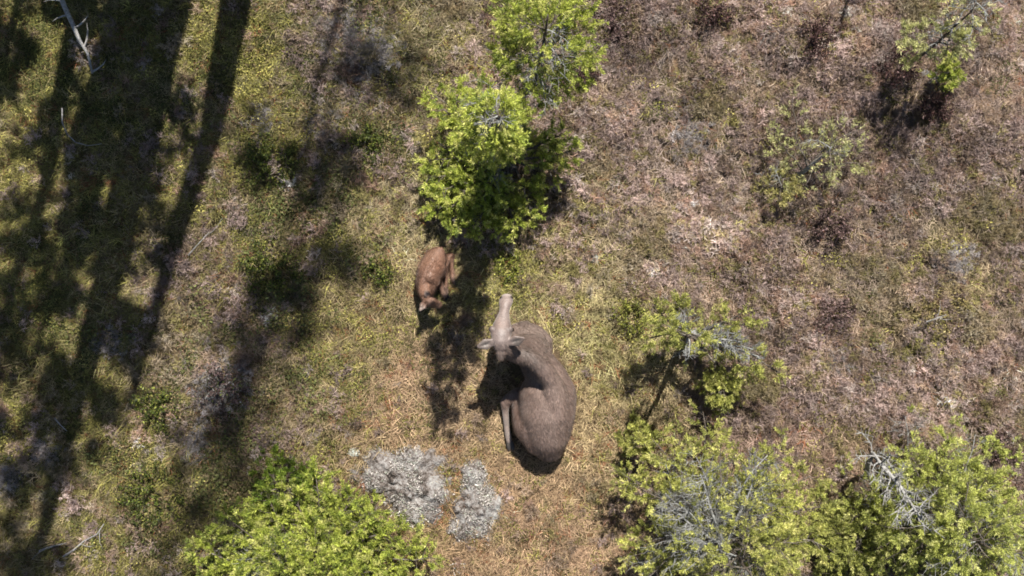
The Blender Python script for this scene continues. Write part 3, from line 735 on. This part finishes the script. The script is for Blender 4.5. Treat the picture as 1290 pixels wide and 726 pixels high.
# dense young conifer above the calf: broad skirt, thin spire
tree('young_conifer', 'dense lime green young conifer standing directly above the calf', (645, 206), 5.3, (-.10, -.1),
     [(.15, .80, 12), (.35, .84, 13), (.55, .66, 9), (.85, .36, 6), (1.25, .22, 5), (1.6, .18, 5, .9), (1.95, .18, 5, .9), (2.3, .18, 5, .9), (2.65, .2, 5, .9), (3.0, .24, 6, .9), (3.35, .28, 6, .9), (3.7, .28, 5, .85), (4.1, .26, 5, .75), (4.5, .22, 4, .75), (4.9, .16, 4, .75), (5.2, .1, 3, .75)],
     [c * 1.12 for c in LIME], .06, seed=3, dead=.3, foliage=.52, up=.06, twigs=14, tlen=.33, skew=(-.5, .05), thin=(-.6, .55), limbs=[(718, 190, .8, .3, 0, 0, .9), (705, 170, .9, .3, 0, 0, .8), (545, 120, .9, .3, 0, 0, .8), (560, 140, 1.1, .3, 0, 0, .8), (600, 105, 1.0, .3, 0, 0, .8), (700, 215, .6, .2, 0, 0, .9), (548, 265, .4, .2, 0, 0, .9), (570, 280, .4, .2, 0, 0, .95), (590, 288, .4, .2, 0, 0, .95), (625, 288, .4, .2, 0, 0, .9), (645, 280, .45, .2, 0, 0, .9), (668, 268, .45, .2, 0, 0, .9), (555, 240, .6, .2, 0, 0, .95), (565, 262, .5, .2, 0, 0, .95), (605, 275, .5, .2, 0, 0, .95), (540, 222, .5, .2, 0, 0, .95), (580, 245, .7, .2, 0, 0, .95), (610, 250, .7, .2, 0, 0, .9), (540, 200, .6, .2, 0, 0, .9)])
tree('young_conifer', 'lime green conifer cut by the top edge with bare lower trunk', (656, 128), 3.3, (.30, .42),
     [(1.7, .5, 5, .6), (2.0, .72, 8), (2.25, .62, 8), (2.6, .48, 6), (2.95, .30, 5)], LIME, .05, seed=8, dead=.2, tlen=.34)
t3 = tree('young_conifer', 'sparse leaning two-stemmed conifer casting a thin trunk shadow', (868, 420), 2.2, (-.34, .03),
     [(1.5, .34, 4, .3), (1.85, .26, 3, .45), (2.1, .2, 3, .6)], OLIVE, .065, seed=5, dead=.35, twigs=8, tlen=.24, dens=.75,
     limbs=[(822, 385, 1.2, .3, 0, 0, .9), (812, 428, 1.0, .3, 0, 0, .85), (850, 380, 1.3, .2, 0, 0, .7), (935, 395, 1.1, .3, 0, 0, .8), (985, 472, 1.0, .3, 0, 0, .95), (950, 470, .8, .3, 0, 0, .9), (838, 392, 1.2, .3, 0, 0, .95), (955, 405, 1.0, .3, 0, 0, .7),
            (950, 440, 1.3, .25, 0, 0, .05), (935, 432, 1.35, .2, 0, 0, .05), (962, 452, 1.2, .2, 0, 0, .1), (905, 425, 1.3, .2, 0, 0, .05), (925, 480, .7, .2, 0, 0, .9)])
_b = Vector(t3.location); _T = Tubes(); _T.add(curve(_b + Vector((.05, -.02, -.05)), _b + Vector((.42, -.02, 1.45)), 7, .04, 0, .012), [.045, .04, .035, .03, .024, .018, .012, .006], 6, .15)
link('trunk', _T.mesh('trunk', _b), t3, M['bark'])
# sprawling bush bottom left
tree('juniper_bush', 'big bright lime green bush below the broad lichen rock', (405, 718), 1.25, (-.1, -.1),
     [(.15, 1.35, 15), (.35, 1.35, 16), (.6, 1.2, 15), (.85, 1.0, 14), (1.05, .75, 11), (1.2, .45, 8)], LIME, .06, 'bush', 'bushes in the clearing', seed=12, dead=.07, up=.3, twigs=22, tlen=.40, foliage=.85,
     limbs=[(250, 690, .7, .3, 0, 0, .9), (285, 655, .7, .3, 0, 0, .9), (545, 700, .6, .3, 0, 0, .9), (505, 665, .7, .3, 0, 0, .9), (400, 605, .8, .4, 0, 0, .95), (445, 625, .8, .4, 0, 0, .95), (340, 630, .7, .3, 0, 0, .9), (370, 615, .7, .3, 0, 0, .9), (475, 640, .7, .3, 0, 0, .9)])
tree('juniper_bush', 'small darker green bush touching the upper left of the lime bush', (362, 604), .7, (0, 0), [(.15, .42, 7), (.35, .36, 6), (.55, .22, 5)],
     [lin(110, 128, 48), lin(92, 112, 42), lin(132, 146, 60), lin(78, 92, 38)], .025, 'bush', 'bushes in the clearing', seed=14, dead=.05, twigs=9, tlen=.24, size=.09)
# big olive conifer bottom centre-right with grey lichen limbs
tree('young_conifer', 'large olive green conifer with grey lichen limbs below the leaning one', (884, 640), 2.7, (.10, -.2),
     [(.3, 1.25, 10), (.6, 1.3, 12), (.95, 1.25, 12), (1.35, 1.05, 11), (1.75, .8, 9, .7), (2.1, .55, 7, .5), (2.45, .35, 5, .5)], [c * 1.12 for c in OLIVE], .07, seed=21, dead=.3, twigs=15, tlen=.40,
     limbs=[(880, 598, 2.1, .4, 0, 0, .1), (950, 595, 2.0, .4, 0, 0, .1), (965, 575, 1.8, .4, 0, 0, .2), (905, 575, 1.6, .4, 0, 0, .3), (845, 640, 2.0, .3, 0, 0, .1), (985, 640, 2.0, .4, 0, 0, .3), (1040, 640, 1.2, .3, 0, 0, .9), (1020, 600, 1.2, .3, 0, 0, .9), (1045, 690, 1.0, .3, 0, 0, .9), (790, 600, .9, .3, 0, 0, .9), (800, 690, .9, .3, 0, 0, .8)])
tree('young_conifer', 'lime green conifer filling the bottom right corner', (1160, 640), 2.1, (.15, -.1),
     [(.25, 1.2, 12), (.5, 1.25, 14), (.85, 1.15, 13), (1.2, .9, 10), (1.55, .65, 8), (1.85, .4, 6)], [lin(184, 189, 104), lin(168, 174, 92), lin(202, 202, 132), lin(138, 146, 80)], .06, seed=31, dead=.12, twigs=14, tlen=.38,
     limbs=[(1085, 690, .6, .3, 0, 0, .8), (1075, 650, .6, .3, 0, 0, .8), (1090, 625, .6, .3, 0, 0, .7), (1262, 640, .9, .3, 0, 0, .9), (1275, 690, .9, .3, 0, 0, .9), (1180, 565, 1.0, .3, 0, 0, .9), (1240, 600, .9, .3, 0, 0, .9)])
tree('juniper_bush', 'low pale green bush wedged between the two bottom right conifers', (1062, 672), .8, (0, 0), [(.15, .62, 9), (.35, .6, 9), (.55, .45, 7), (.72, .25, 5)], [lin(172, 174, 98), lin(152, 156, 84), lin(190, 188, 122), lin(124, 128, 70)], .03, 'bush', 'bushes in the clearing', seed=33, dead=.25, twigs=11, tlen=.28)
tree('young_conifer', 'thin small olive conifer under the two-stemmed one, beside its shadow', (898, 488), .7, (.02, .02), [(.3, .26, 5), (.55, .24, 5), (.78, .16, 4)], OLIVE, .02, seed=41, dead=.1, twigs=7, tlen=.2, size=.09)
tree('young_conifer', 'small upright conifer sprig left of the large olive conifer', (800, 550), .8, (0, 0), [(.25, .25, 5), (.5, .2, 4), (.7, .12, 3)], OLIVE, .016, seed=43, dead=.1, twigs=6, tlen=.18, size=.08)
# wispy shrubs on the right
tree('wispy_shrub', 'wispy sage green shrub with an arching grey stem among heather', (994, 228), .9, (.35, .36), [(.5, .35, 3, .2), (.75, .42, 5, .3)], SAGE, .04, 'shrub', 'wispy shrubs among the heather', seed=51, dead=.4, twigs=7, tlen=.26, dens=.4, size=.1, trunk_mat='lichen_twig', width=.009,
     limbs=[(1055, 183, .8, .2, 0, 0, .3), (1000, 125, .7, .3, 0, 0, .75), (1085, 205, .6, .3, 0, 0, .8), (1080, 165, .7, .3, 0, 0, .7), (972, 170, .6, .3, 0, 0, .6), (985, 225, .4, .2, 0, 0, .7)])
tree('wispy_shrub', 'yellowish wispy shrub just below left of the arching grey stem', (975, 238), .5, (0, 0), [(.15, .3, 6, .8), (.35, .25, 5, .8)], [lin(172, 164, 104), lin(152, 148, 90), lin(184, 174, 118), lin(122, 118, 74)], .015, 'shrub', 'wispy shrubs among the heather', seed=53, dead=.3, twigs=6, tlen=.2, dens=.4, size=.09)
tree('young_conifer', 'spindly conifer with radiating bare grey branches near the top right', (1144, 82), 2.2, (.08, .32), [(1.1, .3, 3, .3), (1.6, .42, 5, .25), (1.95, .40, 6, .15), (2.15, .32, 5, .05)], SAGE, .03, seed=61, dead=.45, twigs=8, tlen=.22, dens=.7, size=.1,
     limbs=[(1135, 45, 1.3, .2, 0, 0, .9), (1200, 42, 1.4, .2, 0, 0, .95), (1212, 55, 1.2, .2, 0, 0, .9), (1140, 68, 1.0, .2, 0, 0, .8)])
tree('young_conifer', 'tiny bright green conifer seedling below the spindly grey conifer', (1180, 98), .6, (.03, .0), [(.2, .22, 5, .9), (.42, .17, 4, .9)], LIME, .014, seed=63, dead=.1, twigs=6, tlen=.17, size=.08)

# dead leaning stem, bottom right
def dead_stem(name, label, pts, r0, twigs, tlen, seed, group='dead wood', mat='dead_wood', cat='dead tree'):
    random.seed(seed); P = [G(*p) for p in pts]; b = Vector((P[0].x, P[0].y, gz(P[0]))); t = thing(name, b, label, cat, group)
    T = Tubes(); n = len(P); T.add(P, [r0 * (1 - .8 * i / (n - 1)) + .003 for i in range(n)], 6, .2); link('stem', T.mesh('stem', b), t, M[mat])
    for k in range(twigs):
        f = random.uniform(.25, .98) * (n - 1); i = min(int(f), n - 2); p = P[i].lerp(P[i + 1], f - i); ax_ = (P[i + 1] - P[i]).normalized()
        d = (ax_ * random.uniform(0, .8) + Vector((random.uniform(-1, 1), random.uniform(-1, 1), random.uniform(-.3, .7)))).normalized(); L = tlen * random.uniform(.4, 1.2)
        T = Tubes(); c = curve(p, p + d * L, 4, random.uniform(-.2, .2), 0, .04); T.add(c, [r0 * .32, r0 * .27, r0 * .2, r0 * .14, .002], 4)
        for j in range(13):
            u = random.uniform(.2, 1) * 4; q = c[min(int(u), 3)].lerp(c[min(int(u), 3) + 1], u - min(int(u), 3)); d2 = (d * .6 + Vector((random.uniform(-1, 1), random.uniform(-1, 1), random.uniform(-.5, .8)))).normalized()
            T.add([q, q + d2 * L * .2, q + d2 * L * .38 + Vector((0, 0, .01))], [.006, .004, .002], 3)
        link('branch', T.mesh('branch', b), t, M[mat])
    return t
dead_stem('dead_sapling', 'bleached grey dead sapling leaning beside the bottom right conifer', [(1092, 600, .0), (1093, 585, .5), (1100, 572, 1.0), (1114, 590, 1.3), (1132, 610, 1.55), (1148, 635, 1.75), (1162, 656, 1.9)], .042, 34, .34, 71, mat='snag')
def fallen(label, pts, r, seed, twigs=3, name='fallen_branch', mat='dead_wood'):
    random.seed(seed); Q = []
    for px, py, *z in pts:
        v = G(px, py); v.z = gz(v) + (z[0] if z else .05); Q.append(v)
    b = Q[0].copy(); t = thing(name, b, label, 'branch', 'fallen branches'); T = Tubes()
    n = len(Q); T.add(Q, [r * (1 - .6 * i / (n - 1)) for i in range(n)], 6, .2); link('stem', T.mesh('stem', b), t, M[mat])
    for k in range(twigs):
        i = random.randint(0, n - 2); p = Q[i].lerp(Q[i + 1], random.random()); a = random.uniform(0, 6.28); L = random.uniform(.15, .35)
        T = Tubes(); T.add(curve(p, p + Vector((math.cos(a) * L, math.sin(a) * L, random.uniform(0, .1))), 3, .1, 0, .03), [r * .45, r * .35, r * .25, .002], 4); link('twig', T.mesh('twig', b), t, M[mat])
fallen('long pale grey branch entering from the top left edge', [(88, -12, .5), (97, 18, .42), (105, 38, .36), (112, 58, .3), (119, 72, .22), (121, 95, .15)], .04, 1, 5, mat='snag')
fallen('thin curved pale stick lying in the left tree shadow', [(88, 140, .3), (88, 158, .32), (93, 172, .32), (103, 182, .3), (118, 186, .25), (133, 183, .2)], .011, 2, 0)
fallen('grey stick near the bottom left corner, the longer one', [(84, 699, .12), (98, 690, .14), (112, 678, .16), (128, 670, .18), (138, 656, .2)], .018, 3, 2)
fallen('grey stick near the bottom left corner, the shorter one', [(54, 692, .14), (66, 687, .15), (78, 684, .14), (88, 682, .12)], .018, 4, 1)
fallen('thin pale stick right of the long straight trunk shadow', [(240, 322, .14), (250, 312, .18), (258, 304, .2), (268, 293, .22)], .010, 5, 1)
fallen('short pale stick in the shade at lower left', [(72, 526, .12), (80, 534, .14), (88, 542, .12)], .014, 6, 0)
fallen('small grey stick lying in the heather at right', [(1158, 405, .2), (1168, 401, .24), (1180, 396, .26)], .014, 7, 2)

# ------------------------------------------------------------------ larger dwarf shrubs that stand out singly
def dwarf_shrub(label, px, py, rad, h, pal, seed, n=900, name='heather_shrub', leafw=.016):
    r = np.random.default_rng(seed); random.seed(seed); b = G(px, py); b.z = gz(b); t = thing(name, b, label, 'shrub', 'dwarf shrubs that stand out in the heath')
    T = Tubes(); tips = []
    for k in range(int(26 + rad * 40)):
        az = random.uniform(0, 6.28); q = math.sqrt(random.random()) * rad; e = b + Vector((math.cos(az) * q, math.sin(az) * q, h * random.uniform(.55, 1.05) * (1 - .45 * (q / rad) ** 2)))
        p = b + Vector((math.cos(az), math.sin(az), 0)) * q * .3; c = curve(p, e, 4, random.uniform(-.1, .1), .05, .04); T.add(c, [.008, .007, .006, .004, .002], 3)
        tips.append(c)
    link('stem', T.mesh('stem', b), t, M['bark'])
    N = n; ci = r.integers(0, len(tips), N); u = r.uniform(.3, 1, N) * 4
    p = np.array([(tips[i][int(min(a, 3.999))].lerp(tips[i][int(min(a, 3.999)) + 1], a - int(min(a, 3.999))) - b)[:] for i, a in zip(ci, u)]) + r.normal(0, .02, (N, 3))
    d = r.normal(size=(N, 3)); d[:, 2] += .5; d /= np.linalg.norm(d, axis=1, keepdims=True); s = np.cross(d, r.normal(size=(N, 3))); s /= np.linalg.norm(s, axis=1, keepdims=True)
    L = r.uniform(.02, .055, N)[:, None]; w = leafw * r.uniform(.35, .8, N)[:, None]
    V = np.stack([p, p + d * L * .5 + s * w, p + d * L, p + d * L * .5 - s * w], 1).reshape(-1, 3)
    pal = np.array(pal); c = pal[r.integers(0, len(pal), N)] * np.exp(r.normal(0, .3, N))[:, None]
    tag(link('foliage', fast_mesh('foliage', V, np.arange(4 * N).reshape(-1, 4), np.repeat(c, 4, axis=0)), t, M['needles']), kind='stuff')
DARK = [lin(72, 52, 50), lin(92, 68, 64), lin(58, 44, 42), lin(118, 92, 88)]
MAU = [lin(120, 98, 96), lin(98, 80, 76), lin(140, 118, 114), lin(84, 66, 60)]
GRN = [lin(70, 82, 38), lin(96, 108, 46), lin(58, 66, 34), lin(128, 132, 62)]
YEL = [lin(158, 144, 92), lin(142, 130, 84), lin(170, 156, 108), lin(116, 106, 70)]
for a in [
    ('dark reddish brown shrub near the top edge, left of the spindly conifer', 1022, 52, .34, .5, DARK, 1, 1300),
    ('blackish brown shrub just left of the spindly conifer trunk', 1122, 88, .36, .5, DARK, 2, 1500),
    ('dark shrub below the tiny green seedling at top right', 1172, 138, .26, .45, DARK, 3, 900),
    ('dark mauve shrub below the wispy sage shrub', 1042, 288, .36, .45, MAU, 4, 1300),
    ('brown shrub at the top edge, right of the cut-off conifer', 898, 22, .32, .42, DARK, 5, 1100),
    ('mauve brown shrub right of the cut-off lime conifer', 772, 30, .36, .35, MAU, 6, 1200),
    ('dark brown shrub close right of the dense conifer', 735, 95, .26, .35, DARK, 7, 800),
    ('mauve shrub at the right edge above the bottom right conifer', 1262, 560, .34, .4, MAU, 8, 1100),
    ('mauve brown shrub in the heather right of the sparse leaning conifer', 1050, 400, .34, .38, MAU, 9, 1100),
    ('yellow olive shrub low in the heather at far right', 1180, 388, .45, .22, YEL, 10, 900),
    ('dark green shrub in the left half below the top pale lichen patch', 345, 205, .46, .38, GRN, 11, 2200),
    ('dark green shrub in the left half level with the calf', 345, 338, .48, .42, GRN, 12, 2300),
    ('dark green shrub midway between the left tree shadows and dense conifer', 465, 182, .32, .4, GRN, 13, 1300),
    ('dark green shrub right of the end of the long straight trunk shadow', 200, 512, .36, .4, GRN, 14, 1500),
    ('broad dark green shrub in the lower left', 200, 620, .55, .35, GRN, 15, 2600),
    ('green shrub just left of the calf', 478, 345, .25, .3, GRN, 16, 800),
    ('greyish shrub above the small lime bush in the left half', 285, 490, .42, .35, MAU + [lin(150, 150, 145)], 17, 1600),
    ('small olive green plant close right of the dense conifer shadow', 640, 335, .28, .22, [lin(140, 146, 60), lin(112, 120, 50), lin(160, 160, 84), lin(88, 98, 44)], 18, 900),
    ('leafy olive plant left of the sparse leaning conifer', 795, 400, .30, .35, [lin(140, 142, 66), lin(112, 118, 52), lin(160, 158, 88), lin(88, 94, 44)], 19, 1100),
]: dwarf_shrub(*a)

# ------------------------------------------------------------------ tall trees beyond the upper left edge whose shadows cross the clearing
def tall_tree(label, tip_px, h, crown_from, crown_r, n, seed, r0=.22, fol=.7, lean=(0, 0), name='tall_pine', twigs=9, size=.3):
    """stands where the shadow of its tip falls on the given ground place"""
    random.seed(seed); tip = G(*tip_px); L = h / math.tan(R(SUN_EL))
    b = Vector((tip.x - SHX * L - lean[0], tip.y - SHY * L - lean[1], 0)); b.z = gz(b) * .3
    t = thing(name, b, label, 'tree', 'tall trees beyond the upper left edge')
    top = b + Vector((lean[0], lean[1], h)); c = curve(b - Vector((0, 0, .3)), top, 12, .012, 0, .003); T = Tubes(); T.add(c, [r0 * (1 - .80 * i / 12) for i in range(13)], 9, .1)
    link('trunk', T.mesh('trunk', b), t, M['bark']); cr = Crown([lin(96, 112, 52), lin(84, 100, 46), lin(112, 124, 62), lin(66, 80, 40)])
    for k in range(n):
        z = crown_from + (h - crown_from) * ((k + random.random()) / n); az = random.uniform(0, 6.28); f = z / h * 12; i = min(int(f), 11); p = c[i].lerp(c[i + 1], f - i)
        LL = crown_r * random.uniform(.45, 1.15) * (1 - .5 * (z - crown_from) / (h - crown_from + .01)); e = p + Vector((math.cos(az) * LL, math.sin(az) * LL, LL * random.uniform(-.15, .5)))
        limb(cr, p, e, .03 + .02 * crown_r, twigs, LL * .45, fol, .3, .6, t, b, M['bark'], size=size, dens=.5)
    if cr.P: tag(link('crown', cr.mesh('crown', b, .15, .055), t, M['needles']), kind='stuff')
tall_tree('tall bare dead trunk out of view casting the long straight shadow', (164, 522), 13.5, 6, .5, 3, 1, .34, .0, name='dead_tree', twigs=3)
tall_tree('tall pine out of view casting the wide shadow down the left edge', (10, 830), 15.5, 5.0, .85, 28, 2, .38, .6, twigs=7)
tall_tree('sparse pine out of view casting the broken middle shadow at left', (85, 350), 11, 3.5, .7, 14, 3, .28, .55, twigs=6)
tall_tree('sparse pine out of view casting the shadow beside the trunk line', (172, 235), 9.5, 3.5, .5, 8, 4, .2, .45, twigs=5)
tall_tree('thin pine out of view casting the faint shadow at far left', (40, 400), 11.5, 7, .5, 7, 5, .13, .4, twigs=5)
tall_tree('dense low pine out of view shading the top left corner', (10, 75), 6.5, 1.0, 1.3, 24, 6, .18, .8)
tall_tree('second dense pine out of view shading the top left corner', (105, 60), 6.0, 1.2, .8, 14, 7, .16, .6)
tall_tree('slender crooked tree out of view with its shadow on the left edge', (15, 560), 12.5, 8, .5, 7, 10, .12, .4, twigs=5)
tall_tree('open crowned pine out of view dappling the ground left of the calf', (290, 620), 23, 14.5, 1.0, 13, 11, .08, .42, twigs=5)
tall_tree('open crowned pine out of view dappling the ground at upper left', (400, 390), 21, 16.0, .8, 7, 12, .08, .38, twigs=4)
tall_tree('open crowned pine out of view dappling the lower left ground', (225, 780), 25, 19.0, 1.1, 10, 13, .10, .42, twigs=5)
tall_tree('leaning pine out of view thickening the wide shadow at far left', (-45, 600), 14, 5.0, .9, 16, 14, .2, .5, twigs=6)
tall_tree('small dead tree out of view casting the dark line at the top right', (1050, 58), 3.0, 2.0, .35, 3, 8, .06, .0, name='dead_tree', twigs=3)
